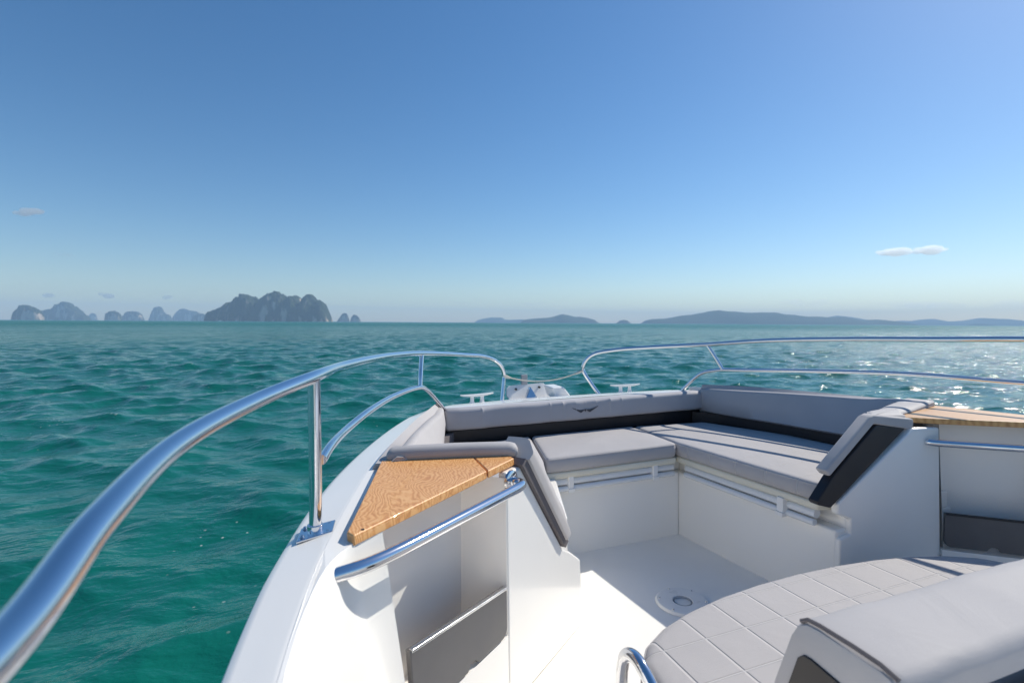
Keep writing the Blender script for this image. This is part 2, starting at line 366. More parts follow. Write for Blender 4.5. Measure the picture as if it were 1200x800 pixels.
# ------------------------------------------------------------------ cushions
def outline_round(poly, rc, step=.02):
    out = []; n = len(poly)
    for i in range(n):
        p0, p1, p2 = (np.array(poly[(i + k) % n], float) for k in (-1, 0, 1))
        a = p0 - p1; c = p2 - p1; la, lc = np.linalg.norm(a), np.linalg.norm(c)
        r = min(rc, la * .45, lc * .45); A = p1 + a / la * r; C = p1 + c / lc * r
        for t in np.linspace(0, 1, 7): out.append((1 - t) ** 2 * A + 2 * t * (1 - t) * p1 + t * t * C)
        nx = p2 - c / lc * min(rc, lc * .45); d = np.linalg.norm(nx - C); k = int(d / step)
        for j in range(1, k): out.append(C + (nx - C) * j / k)
    return np.array(out)
def cushion(name, poly, z0, z1, m, r=.018, rc=.03, puff=.008, parent=None, zfun=None, piping=True):
    O = outline_round(poly, rc)
    area = .5 * np.sum(O[:, 0] * np.roll(O[:, 1], -1) - np.roll(O[:, 0], -1) * O[:, 1])
    if area < 0: O = O[::-1]
    T = np.roll(O, -1, 0) - np.roll(O, 1, 0); T /= np.linalg.norm(T, axis=1)[:, None] + 1e-9
    Nn = np.stack([-T[:, 1], T[:, 0]], 1); cen = O.mean(0)
    def ring(ins, z, scale=1.):
        p = O + Nn * ins
        if scale < 1: p = cen + (p - cen) * scale
        zz = np.full(len(p), z)
        if zfun is not None: zz = zz + np.array([zfun(*q) for q in p])
        # sides belly out irregularly
        return [(a, b_, c) for (a, b_), c in zip(p, zz)]
    rings = [ring(r * .5, z0), ring(.002, z0 + r * .35), ring(-.002, z0 + (z1 - z0) * .4), ring(-.001, z1 - r * 1.1)]
    for a in np.linspace(0, math.pi / 2, 5): rings.append(ring(r - r * math.cos(a), z1 - r + r * math.sin(a)))
    for k, sc_ in enumerate((.96, .9, .8, .65, .45, .25, .1)):
        t = (.04, .1, .2, .35, .55, .75, .9)[k]
        rings.append(ring(r, z1 + puff * (1 - (1 - t) ** 2) ** .8, sc_))
    mb = MB(); mb.loft(rings, caps=True)
    o = mb.build(name, m, parent, angle=60)
    if piping:
        pr = ring(r * .15, z1 - r * .55); pp = MB(); pp.tube(pr + [pr[0]], .0028, 6, caps=False); pp.build('piping', m, o)
    return o
c1 = cushion('seat_cushion', [(-.318, 2.56), (.315, 2.56), (.292, 2.118), (-.432, 2.108)], -.677, -.607, 'vinyl', r=.016, rc=.025, puff=.006)
tag(c1, 'smooth grey seat cushion across the bow, middle of the three bench cushions', 'cushion', 'cushions on the bow benches')
c2 = cushion('seat_cushion', [(.326, 2.56), (.302, 2.118), (.34, 1.70), (.372, 1.385), (.47, 1.355), (1.02, 1.395), (.955, 2.05), (.78, 2.50)], -.677, -.607, 'vinyl_seam', r=.02, rc=.03, puff=.006)
tag(c2, 'long grey seat cushion with sewn cross seams on the starboard bench, half in shadow', 'cushion', 'cushions on the bow benches')
c3 = cushion('seat_cushion', [(-.328, 2.56), (-.446, 2.105), (-.60, 1.68), (-.86, 1.50), (-1.05, 1.55), (-.95, 2.1), (-.78, 2.50)], -.70, -.607, 'vinyl', r=.018, rc=.03, puff=.006)
tag(c3, 'grey seat cushion on the port bench, partly hidden behind the padded roll', 'cushion', 'cushions on the bow benches')
for c in (c1, c2, c3): onboard(c)

# ------------------------------------------------------------------ backrests
def rrect(w, h, r, n=4):
    out = []
    for cx, cy, a0 in ((w / 2 - r, h / 2 - r, 0), (-w / 2 + r, h / 2 - r, 90), (-w / 2 + r, -h / 2 + r, 180), (w / 2 - r, -h / 2 + r, 270)):
        for k in range(n + 1):
            a = R(a0 + 90 * k / n); out.append((cx + r * math.cos(a), cy + r * math.sin(a)))
    return out
# bow backrest
PUCK = (-.60, -.21, -.135, -.058, .004, .07, .165, .24)
b = MB(); rings = []
for x, k in [(-.795, .6), (-.79, .9), (-.78, 1)] + [(x, 1) for x in sorted(list(np.linspace(-.7, .72, 18)) + [p_ + q_ for p_ in PUCK for q_ in (-.010, -.005, -.002, .002, .005, .010)])] + [(.805, 1), (.818, .9), (.825, .6)]:
    w = .003 * math.sin(x * 23) + .002 * math.sin(x * 57 + 1)
    pk_ = sum((.0011 if abs(p_) < .11 else .003) * math.exp(-((x - p_) / .0045) ** 2) for p_ in PUCK)
    rings.append([(x, 2.588 + a * k + w * (a < 0) - pk_ * (a < -.02) * (c > -.01), -.487 + c * k) for a, c in [(u_, v_) for u_, v_ in rrect(.09, .112, .022)]])
b.loft(rings); bk = b.build('bow_backrest', 'vinyl_back', boat, angle=60)
b = MB(); b.box((-.80, 2.575, -.66), (.82, 2.62, -.545)); b.build('backrest_kickboard', 'black_vinyl', bk, bevel=.006)
# winged emblem on the bow backrest
em = MB()
for s in (-1, 1):
    for k, (x0, x1, za, zb_, t) in enumerate(((.006, .082, -.003, .013, .0065), (.010, .064, -.006, .004, .005), (.016, .046, -.009, -.004, .004))):
        top = []; bot = []
        for u in np.linspace(0, 1, 9):
            x = s * (x0 + (x1 - x0) * u); z = -.482 + za + (zb_ - za) * u ** .8 - .012 * math.sin(math.pi * u * .9) * (1 - u) ** .5
            w = t * (math.sin(math.pi * min(1, u * .9 + .06)) ** .7) * .5
            top.append((x + .0, 2.5405, z + w)); bot.append((x, 2.5405, z - w))
        em.prism(top + bot[::-1], (0, -.0025, 0))
em.prism([(-.006, 2.5405, -.484), (0, 2.5405, -.496), (.006, 2.5405, -.484), (0, 2.5405, -.480)], (0, -.0025, 0))
em.build('winged_emblem', 'ink', bk, smooth=False)
# side backrests: inner face, ridge, top sloping out to the gunwale
def side_back(side, y0, y1):
    rings = []; yy = list(np.linspace(y0, y1, 26))
    for i, y in enumerate(yy):
        k = 1.0
        e = min(i, len(yy) - 1 - i)
        zr = float(np.interp(y, [1.44, 1.6, 1.75, 2.1, 2.5], [-.350, -.365, -.379, -.391, -.410])) - (.012, .003, 0)[min(e, 2)]
        hi = half(y) - float(np.interp(y, [1.9, 2.3, 2.5, 2.6], [.105, .09, .05, .022])); ri = half(y) - float(np.interp(y, [1.4, 2.0, 2.3, 2.45, 2.54, 2.6], [.20, .185, .15, .115, .085, .062])) - .006 * math.sin(y * 9)
        bi = float(np.interp(y, [1.4, 1.7, 2.1, 2.5], [1.06, .985, .905, .81])); zb_ = -.556
        bi = min(bi, ri + .03)
        pr = [(bi + .05, zb_ - .002), (bi + .012, zb_), (bi, zb_ + .010), (bi + (ri - bi) * .5 - .008, (zb_ + zr) / 2), (ri - .004, zr - .016), (ri + .002, zr - .006), (ri + .012, zr), (ri + .03, zr + .001),
              ((ri + hi) / 2, zr - .004 + .4 * (zg(y) + .018 - zr)), (hi - .008, zg(y) + .032), (hi, zg(y) + .022), (hi + .002, zg(y) - .02)]
        rings.append([(side * a, y + (0.0), c) for a, c in pr])
    b = MB(); b.loft(rings, closed=True)
    o = b.build('side_backrest', 'vinyl' if side < 0 else 'vinyl_back', boat, angle=50)
    b = MB(); rings = []
    for y in np.linspace(y0 + .02, y1 - .005, 20):
        bi = min(float(np.interp(y, [1.4, 1.7, 2.1, 2.5], [1.06, .985, .905, .80])), half(y) - .14)
        rings.append([(side * (bi + .018), y, -.555), (side * (bi + .018), y, -.68), (side * (bi + .05), y, -.68), (side * (bi + .05), y, -.555)])
    b.loft(rings); b.build('backrest_kickboard', 'black_vinyl' if side > 0 else 'vinyl_dark', o)
    return o
sb_s = side_back(1, 1.53, 2.57); sb_p = side_back(-1, 1.485, 2.59)

# end pads: padded roll along the teak top's front edge, bending down the bulkhead's sloping edge
def sweep(path, Bs, w, h, r, taper=True):
    """path: centre points; Bs: direction of the section's width at each point"""
    P = [Vector(p) for p in path]; rings = []
    for i, p in enumerate(P):
        T = (P[min(i + 1, len(P) - 1)] - P[max(i - 1, 0)]).normalized(); B = Vector(Bs[i]); B = (B - T * B.dot(T)).normalized(); N = T.cross(B)
        e = min(i, len(P) - 1 - i); k = (.55, .88, 1.)[min(e, 2)] if taper else 1.
        rings.append([p + B * (a * (.8 + .2 * k)) + N * (c * k) for a, c in rrect(w[i] if isinstance(w, list) else w, h, r)])
    return MB().loft(rings)
def ends(pts, d=.012):
    P = [np.array(p, float) for p in pts]
    def step(a, b_, s): v = b_ - a; return a + v / np.linalg.norm(v) * s
    return [P[0], step(P[0], P[1], d * .5), step(P[0], P[1], d * 1.6)] + P[1:-1] + [step(P[-1], P[-2], d * 1.6), step(P[-1], P[-2], d * .5), P[-1]]
# port: a roll along the teak edge, then the strip down the bulkhead's sloping edge
m_ = (-.617, .787, 0)
pts = ends([(-1.19, 1.535, -.372), (-1.12, 1.512, -.366), (-1.0, 1.482, -.364), (-.90, 1.457, -.365), (-.85, 1.444, -.366), (-.822, 1.437, -.370)])
b = sweep(pts, [(.245, 1, 0)] * len(pts), .062, .046, .022); pad_p = b.build('end_pad', 'vinyl', boat, angle=60)
def slope_loft(a0, a1, sec, n=12):
    """a0, a1: (s, z) of the outer edge's ends; sec: (in-plane offset, forward offset) section"""
    A = Vector(pl(a0[0], a0[1])); Bq = Vector(pl(a1[0], a1[1])); T = (Bq - A).normalized(); Mv = Vector(m_); Dv = T.cross(Mv)
    if Dv.z < 0: Dv = -Dv
    rings = []
    for i in range(n + 1):
        t = i / n; e = min(i, n - i); k = (.90, 1)[min(e, 1)]; c = A + (Bq - A) * t
        if e == 0: c = c
        w = .0018 * math.sin(i * 2.1)
        rings.append([c + Dv * (u * k + (w if u > .05 else 0)) + Mv * v for u, v in sec])
    return MB().loft(rings)
b = slope_loft((-.03, -.402), (-.282, -.733), [(.0, -.014), (.004, -.020), (.026, -.022), (.034, -.020), (.055, -.006), (.078, .010), (.086, .022), (.088, .04), (.085, .09), (.0, .09)])
b.build('pad_strip', 'vinyl', pad_p, angle=32)
b = slope_loft((-.004, -.412), (-.284, -.760), [(.0, -.012), (.026, -.013), (.028, .08), (.0, .08)])
b.build('pad_base', 'vinyl_dark', pad_p, angle=32)
# starboard: grey cap over a thick black base, seen end-on, and a padded top by the teak
def xz(pts, y): return [Lv((x, y, z)) for x, z in pts]
b = MB(); b.prism(xz([(.80, -.412), (.577, -.374), (.352, -.553), (.326, -.529), (.548, -.346), (.575, -.338), (.80, -.366)], 1.332), (0, .045, 0))
pad_s = b.build('end_pad', 'vinyl', boat, bevel=.009, seg=4)
cushion('pad_top', [(.575, 1.345), (.80, 1.362), (.862, 1.418), (1.235, 1.512), (1.215, 1.625), (1.0, 1.57), (.70, 1.45)], -.405, -.376, 'vinyl', r=.014, rc=.02, puff=.004, parent=pad_s, zfun=lambda x, y: max(0, .86 - x) * .085 + max(0, x - 1.0) * .05)
b = MB(); b.prism(xz([(.766, -.396), (.59, -.379), (.366, -.557), (.292, -.640), (.300, -.652), (.362, -.670)], 1.335), (0, .04, 0))
b.build('pad_base', 'black_vinyl', pad_s, bevel=.006, seg=3)

# ------------------------------------------------------------------ teak tops
TZ = -.377
b = MB(); A, B_, C_, D_, E_ = (-1.212, 1.515), (-.852, 1.424), (-.848, 1.388), (-1.315, .998), (-1.327, 1.02)
def cut(u): return (A[0] + (B_[0] - A[0]) * u, A[1] + (B_[1] - A[1]) * u)
j0 = cut(.715); j1 = (C_[0] + (D_[0] - C_[0]) * .235, C_[1] + (D_[1] - C_[1]) * .235)
g = .0016
b.prism([(*A, TZ), (j0[0] - g, j0[1], TZ), (j1[0] - g, j1[1], TZ), (*D_, TZ), (*E_, TZ)], (0, 0, -.022))
tp = b.build('teak_top', 'teak_burl', boat, bevel=.004)
b = MB(); b.prism([(j0[0] + g, j0[1], TZ), (*B_, TZ), (*C_, TZ), (j1[0] + g, j1[1], TZ)], (0, 0, -.022)); b.build('teak_end_board', 'teak_burl', tp, bevel=.004)
b = MB(); b.box((-1.300, 1.017, TZ), (-1.294, 1.023, TZ + .0008)); b.build('plug', 'rubber', tp)
TZ = -.388
b = MB(); b.prism([(1.235, 1.515, TZ), (.836, 1.425, TZ), (.838, 1.385, TZ), (.90, 1.325, TZ), (1.312, .998, TZ), (1.36, 1.02, TZ)], (0, 0, -.022)); ts_ = b.build('teak_top', 'teak_plain', boat, bevel=.004)

# ------------------------------------------------------------------ steel rails
def tube_obj(name, pts, r, parent, per=10, n=16, m='chrome'):
    t = MB(); t.tube(spline(pts, per), r, n); return t.build(name, m, parent, angle=60)
def mir(pts): return [(-x, y, z) for x, y, z in pts]
top = [(-1.46, -.95, -.42), (-1.475, -.80, -.30), (-1.485, -.55, -.215), (-1.497, -.2, -.185), (-1.503, .1, -.175), (-1.507, .32, -.188 + .002), (-1.511, .44, -.171), (-1.506, .636, -.158),
       (-1.457, .87, -.149), (-1.379, 1.09, -.138), (-1.317, 1.379, -.141), (-1.234, 1.651, -.144), (-1.116, 1.98, -.150), (-.941, 2.348, -.163), (-.637, 2.817, -.197), (-.44, 3.03, -.220),
       (-.345, 3.115, -.248), (-.287, 3.156, -.288), (-.256, 3.185, -.345), (-.262, 3.18, -.40), (-.285, 3.158, -.535)]
top = [(x, y, z + .04 * min(1.4, abs(x))) for x, y, z in top]
low_p = [(-1.369, 1.12, -.258), (-1.35, 1.223, -.254), (-1.306, 1.433, -.260), (-1.235, 1.648, -.255), (-1.117, 1.978, -.260), (-1.0, 2.22, -.267), (-.955, 2.30, -.275), (-.92, 2.37, -.297), (-.88, 2.44, -.335), (-.785, 2.60, -.44)]
rp = tube_obj('bow_rail', top, .0128, boat, n=20)
tube_obj('lower_rail', low_p, .0105, rp)
tube_obj('rail_post', [(-1.385, 1.095, -.41), (-1.3825, 1.094, -.33), (-1.381, 1.093, -.25), (-1.379, 1.09, -.086)], .0122, rp)
tube_obj('rail_post', [(-.962, 2.295, -.272), (-.958, 2.305, -.23), (-.953, 2.318, -.19), (-.945, 2.335, -.127)], .0105, rp)
b = MB(); b.prism([(-1.420, 1.06, zg(1.1) + .006), (-1.352, 1.075, zg(1.1) + .012), (-1.345, 1.135, zg(1.1) + .012), (-1.413, 1.128, zg(1.1) + .006)], (0, 0, .005)); bp_ = b.build('base_plate', 'chrome', rp, bevel=.002)
b = MB()
b.tube([(-1.385, 1.095, zg(1.1) + .01), (-1.385, 1.095, zg(1.1) + .028)], .0155, 18); b.build('collar', 'chrome', bp_, bevel=.002)
for dx, dy in ((-.024, -.02), (.024, -.012), (-.02, .022), (.028, .028)):
    s_ = MB(); s_.tube([(-1.385 + dx, 1.097 + dy, zg(1.1) + .012), (-1.385 + dx, 1.097 + dy, zg(1.1) + .0165)], [.0055, .003], 10); s_.build('screw', 'steel', bp_)
tops = [(-1.46, -.95, -.42), (-1.475, -.80, -.28), (-1.48, -.55, -.17), (-1.487, -.2, -.13), (-1.487, .1, -.112), (-1.482, .4, -.10), (-1.462, .7, -.088), (-1.41, 1.0, -.083), (-1.344, 1.258, -.083), (-1.276, 1.53, -.0905), (-1.166, 1.851, -.0973), (-.999, 2.227, -.113), (-.829, 2.527, -.1426), (-.624, 2.831, -.1685),
        (-.47, 2.997, -.1894), (-.363, 3.096, -.2203), (-.322, 3.128, -.2614), (-.305, 3.143, -.321), (-.342, 3.113, -.408), (-.398, 3.068, -.506)]
rs = tube_obj('bow_rail', mir(tops), .0125, boat, n=16)
low_s = [(1.49, -.2, -.27), (1.48, .4, -.265), (1.43, .9, -.263), (1.344, 1.252, -.264), (1.236, 1.646, -.258), (1.075, 2.066, -.2735), (.935, 2.35, -.288), (.878, 2.448, -.2916), (.85, 2.494, -.30), (.809, 2.559, -.324), (.74, 2.67, -.45)]
tube_obj('lower_rail', low_s, .0105, rs)
tube_obj('rail_post', [(.829, 2.527, -.1426), (.845, 2.50, -.19), (.862, 2.474, -.24), (.878, 2.448, -.2916)], .0105, rs)

# grab handles on the bulkheads
def handle(side, s_a, s_b, z, r=.0135):
    pts = []
    def q(s, off, dz=0): return pl(s, z + dz, off, side)
    pts = [q(s_a + .012, .0), q(s_a + .012, .026), q(s_a + .022, .043), q(s_a + .05, .05), q(s_a + .10, .051), q((s_a + s_b) / 2, .052), q(s_b - .04, .051), q(s_b + .02, .044), q(s_b + .07, .028), q(s_b + .11, .01)]
    h = tube_obj('grab_handle', pts, r, boat, per=8, n=18)
    for s in (s_a + .012,):
        f = MB(); c = Vector(pl(s, z, .0, side)); nn = Vector((NV[0] * (-side), NV[1], 0)); f.tube([c, c + nn * .006, c + nn * .010], [.031, .030, .022], 24); f.build('handle_flange', 'chrome', h, angle=40)
    return h
handle(-1, .032, .60, -.447)
handle(1, .03, .60, -.458)

# ------------------------------------------------------------------ cleats, anchor gear, table socket
def cleat(x, y, yaw):
    z = deckz(x, y)
    c = MB(); L = .105
    ring = []
    for t in np.linspace(-1, 1, 13):
        k = 1 - .55 * abs(t) ** 2.2; hz = z + .044 + .006 * t * t
        ring.append([(x + math.cos(yaw) * t * L - math.sin(yaw) * a * k, y + math.sin(yaw) * t * L + math.cos(yaw) * a * k, hz + q * k) for a, q in rrect(.024, .014, .006)])
    c.loft(ring)
    o = c.build('cleat', 'white_plastic', boat, angle=60)
    for t in (-.032, .032):
        f = MB(); px, py = x + math.cos(yaw) * t, y + math.sin(yaw) * t
        f.tube([(px, py, z - .004), (px, py, z + .01), (px, py, z + .042)], [.018, .012, .010], 12); f.build('cleat_leg', 'white_plastic', o)
cleat(-.525, 2.90, .12); cleat(.50, 2.92, -.12)

# bow roller: white trough, cheek plate, post; the anchor is a thing of its own
b = MB(); b.prism([(-.10, 3.12, -.54), (.10, 3.12, -.54), (.06, 3.50, -.54), (-.06, 3.50, -.54)], (0, 0, -.05)); br = b.build('bow_roller', 'white_plastic', boat, bevel=.008)
b = MB(); b.prism([(.055, 3.05, -.50), (.175, 3.05, -.50), (.115, 3.05, -.425), (.03, 3.05, -.425)], (0.01, .17, -.0)); b.build('windlass_cover', 'white_plastic', br, bevel=.01)
b = MB(); b.box((-.064, 3.36, -.52), (-.020, 3.385, -.366)); b.build('roller_post', 'dull_grey', br, bevel=.003)
an = MB()
# fluke: two curved wings seen from behind, pale galvanised
fl = []
for t in np.linspace(-1, 1, 17):
    c = -.028 + .148 * t; cut_ = max(0, abs(t) - .8) / .2; topz = -.434 - .018 * cut_ ** 2 + .004 * t
    fl.append([(c * .9 + .02 * (t > 0) * t, 3.30, -.56), (c + .012 * t, 3.33, -.50), (c, 3.362, topz), (c, 3.374, topz - .003), (c + .012 * t, 3.342, -.505), (c * .9, 3.312, -.565)])
an.loft(fl)
anchor = an.build('anchor', 'white_plastic', None, angle=50)
onboard(anchor); tag(anchor, 'pale broad-fluked anchor with polished shank stowed on the bow roller', 'anchor')
b = MB(); b.prism([(-.112, 3.20, -.545), (.012, 3.20, -.545), (-.045, 3.24, -.437)], (.004, .045, .0)); b.build('shank', 'chrome', anchor, bevel=.004)
for x, z in ((-.115, -.462), (.062, -.458)):
    b = MB(); b.tube([(x, 3.352, z), (x, 3.335, z)], .007, 12); b.build('fluke_bolt', 'rubber', anchor)

b = MB()
n = 48; cxy = (-.058, 1.632); prof = [(.0, -1.13), (.036, -1.13), (.036, -1.094), (.040, -1.090), (.085, -1.088), (.098, -1.090), (.105, -1.0985)]
rings = [[(cxy[0] + r_ * math.cos(2 * math.pi * k / n), cxy[1] + r_ * math.sin(2 * math.pi * k / n), z) for k in range(n)] for r_, z in prof[1:]]
b.loft(rings, caps=False); tsk = b.build('table_socket', 'white_plastic', boat, angle=40)
b = MB(); rings = [[(cxy[0] + r_ * math.cos(2 * math.pi * k / n), cxy[1] + r_ * math.sin(2 * math.pi * k / n), z) for k in range(n)] for r_, z in ((.0345, -1.091), (.0335, -1.13), (.001, -1.131))]
b.loft(rings, caps=False); b.build('socket_sleeve', 'steel', tsk, angle=40)
for a in (.5, 1.55, 2.6, 3.65, 4.7, 5.75):
    s_ = MB(); q = (cxy[0] + .088 * math.cos(a), cxy[1] + .088 * math.sin(a)); s_.tube([(*q, -1.0895), (*q, -1.0865)], [.0045, .003], 10); s_.build('screw', 'steel', tsk)

# ------------------------------------------------------------------ console lounge in front of the helm
con = MB()
con.prism([(-.62, -.9, -1.11), (.72, -.9, -1.11), (.72, .85, -1.11), (.45, 1.08, -1.11), (.05, 1.13, -1.11), (-.35, 1.08, -1.11), (-.60, .93, -1.11)], (0, 0, .20))
con.box((-.60, -.9, -.92), (.70, .44, -.53))
cons = con.build('console', 'gelcoat', boat, bevel=.02, seg=4)
arc = [(-.68, .36), (-.685, .90)]
for t in np.linspace(0, 1, 15):
    a = math.pi * (1 - t); x = .055 + .735 * math.cos(a) * 1.0; y = .93 + .295 * math.sin(a) ** .75; arc.append((x, y))
arc += [(.795, .36)]
c4 = cushion('lounge_cushion', arc, -.905, -.803, 'vinyl_quilt', r=.03, rc=.012, puff=.004)
tag(onboard(c4), 'grey quilted lounge cushion with square stitching and a rounded front edge before the helm console', 'cushion')
# backrest with inverted-V ends
def zx(x): return .0
prof = [(.685, -.80), (.632, -.575), (.600, -.478), (.588, -.456), (.572, -.446), (.552, -.444), (.50, -.445), (.455, -.447), (.443, -.450), (.435, -.457), (.432, -.468), (.436, -.500), (.47, -.53), (.50, -.80)]
rings = []
xs = [(-.670, .90), (-.668, .955), (-.660, .985), (-.648, 1)] + [(x, 1) for x in np.linspace(-.60, .72, 24)] + [(.77, 1), (.782, .96)]
cy, cz = .55, -.56
for x, k in xs:
    w = .0012 * math.sin(x * 19) + .0012 * math.sin(x * 47 + 2)
    rings.append([(x, cy + (y - cy) * k, cz + (z - cz) * k + (w if z > -.47 else 0)) for y, z in prof])
cb = MB(); cb.loft(rings); cbk = cb.build('console_backrest', 'vinyl', boat, angle=40)
b = MB(); b.tube([(-.664, *p) for p in [(.588 - .004, -.452), (.572, -.4435), (.552, -.4415), (.50, -.4415), (.462, -.4435), (.438, -.450)]], .0035, 8); b.build('piping', 'vinyl_dark', cbk)
b = MB(); b.prism([(-.6695, y, z) for y, z in ((.645, -.80), (.612, -.60), (.583, -.508), (.572, -.497), (.560, -.496), (.495, -.505), (.478, -.525), (.500, -.80))], (-.004, 0, 0)); b.build('end_panel', 'black_vinyl', cbk, bevel=.003)
# grab loop at the lounge's port corner
lp = [(-.69, 1.075, -1.0), (-.69, 1.066, -.88), (-.692, 1.058, -.83), (-.694, 1.043, -.79), (-.695, 1.016, -.770), (-.695, .99, -.766), (-.694, .965, -.775), (-.692, .93, -.80), (-.69, .86, -.86), (-.69, .83, -.93)]
tube_obj('grab_loop', lp, .015, cons, n=18)

# ------------------------------------------------------------------ rope between the bow rails
pts = []
for t in np.linspace(0, 1, 25):
    a, c = np.array((-.262, 3.178, -.345)), np.array((.295, 3.14, -.335)); p = a + (c - a) * t; p[2] -= .052 * 4 * t * (1 - t); pts.append(tuple(p))
b = MB(); b.tube(pts, .0042, 8)
for e, d in ((0, 1), (-1, -1)):
    p = np.array(pts[e]); q = np.array(pts[e + 2 * d]); b.tube([tuple(p), tuple((p + q) / 2), tuple(q)], [.009, .010, .006], 8)
rope = b.build('safety_rope', 'rope', None); onboard(rope)
tag(rope, 'thin pale rope sagging across the bow gap between the two steel rails', 'rope')

# ------------------------------------------------------------------ camera
F_PX = 600.
YAW, PITCH, ROLL = R(20.), R(2.1), R(.334)
f = Vector((math.sin(YAW) * math.cos(PITCH), math.cos(YAW) * math.cos(PITCH), -math.sin(PITCH)))
r0 = Vector((math.cos(YAW), -math.sin(YAW), 0)); u0 = r0.cross(f)
r1 = r0 * math.cos(ROLL) + u0 * math.sin(ROLL); u1 = -r0 * math.sin(ROLL) + u0 * math.cos(ROLL)
cam = bpy.data.cameras.new('camera'); co_ = bpy.data.objects.new('camera', cam); COL.objects.link(co_)
CAM = Vector((-1.354, 0, H))
co_.matrix_world = Matrix(((r1.x, u1.x, -f.x, CAM.x), (r1.y, u1.y, -f.y, CAM.y), (r1.z, u1.z, -f.z, CAM.z), (0, 0, 0, 1)))
cam.sensor_width = 36; cam.lens = 18.; cam.clip_start = .02; cam.clip_end = 60000
cam.dof.use_dof = True; cam.dof.focus_distance = 1.9; cam.dof.aperture_fstop = 4.5
sc.camera = co_

# ------------------------------------------------------------------ islands
def world_at(px, D):                 # a spot at sea, D metres out along the view's heading, px across it
    X = (px - 600) / F_PX * D
    return Vector((CAM.x + X * math.cos(YAW) + D * math.sin(YAW), CAM.y - X * math.sin(YAW) + D * math.cos(YAW), 0))
def hor(px): return 374.55 + px * .00583
def island_mat(name, veg, rock, rockamt, scale):
    m = bpy.data.materials.new(name); m.use_nodes = True; nt = m.node_tree; b = nt.nodes['Principled BSDF']; b.inputs['Roughness'].default_value = .9; b.inputs['Specular IOR Level'].default_value = .1
    g = nt.nodes.new('ShaderNodeNewGeometry'); sp = nt.nodes.new('ShaderNodeSeparateXYZ'); nt.links.new(g.outputs['Normal'], sp.inputs[0])
    tc = nt.nodes.new('ShaderNodeTexCoord'); mp = nt.nodes.new('ShaderNodeMapping'); mp.inputs['Scale'].default_value = (scale, scale, scale * .35); nt.links.new(tc.outputs['Object'], mp.inputs[0])
    n = nt.nodes.new('ShaderNodeTexNoise'); n.inputs['Scale'].default_value = 1.; n.inputs['Detail'].default_value = 7; nt.links.new(mp.outputs[0], n.inputs['Vector'])
    a = nt.nodes.new('ShaderNodeMath'); a.operation = 'MULTIPLY_ADD'; a.inputs[1].default_value = -.55; nt.links.new(sp.outputs[2], a.inputs[0]); nt.links.new(n.outputs['Fac'], a.inputs[2])
    mr = nt.nodes.new('ShaderNodeMapRange'); mr.inputs['From Min'].default_value = .52 - rockamt; mr.inputs['From Max'].default_value = .62 - rockamt; nt.links.new(a.outputs[0], mr.inputs['Value'])
    vn = nt.nodes.new('ShaderNodeTexNoise'); vn.inputs['Scale'].default_value = .05; vn.inputs['Detail'].default_value = 5; nt.links.new(tc.outputs['Object'], vn.inputs['Vector'])
    vr = nt.nodes.new('ShaderNodeValToRGB'); vr.color_ramp.elements[0].position = .35; vr.color_ramp.elements[1].position = .65
    vr.color_ramp.elements[0].color = (*[c * .6 for c in veg], 1); vr.color_ramp.elements[1].color = (*[c * 1.4 for c in veg], 1); nt.links.new(vn.outputs['Fac'], vr.inputs['Fac'])
    mx = nt.nodes.new('ShaderNodeMixRGB'); nt.links.new(mr.outputs[0], mx.inputs['Fac']); nt.links.new(vr.outputs[0], mx.inputs['Color1']); mx.inputs['Color2'].default_value = (*rock, 1)
    nt.links.new(mx.outputs[0], b.inputs['Base Color'])
    return m
M['karst'] = island_mat('karst', (.032, .045, .026), (.46, .37, .29), .12, .012)
M['hill'] = island_mat('hill', (.035, .055, .03), (.16, .14, .11), -.2, .006)
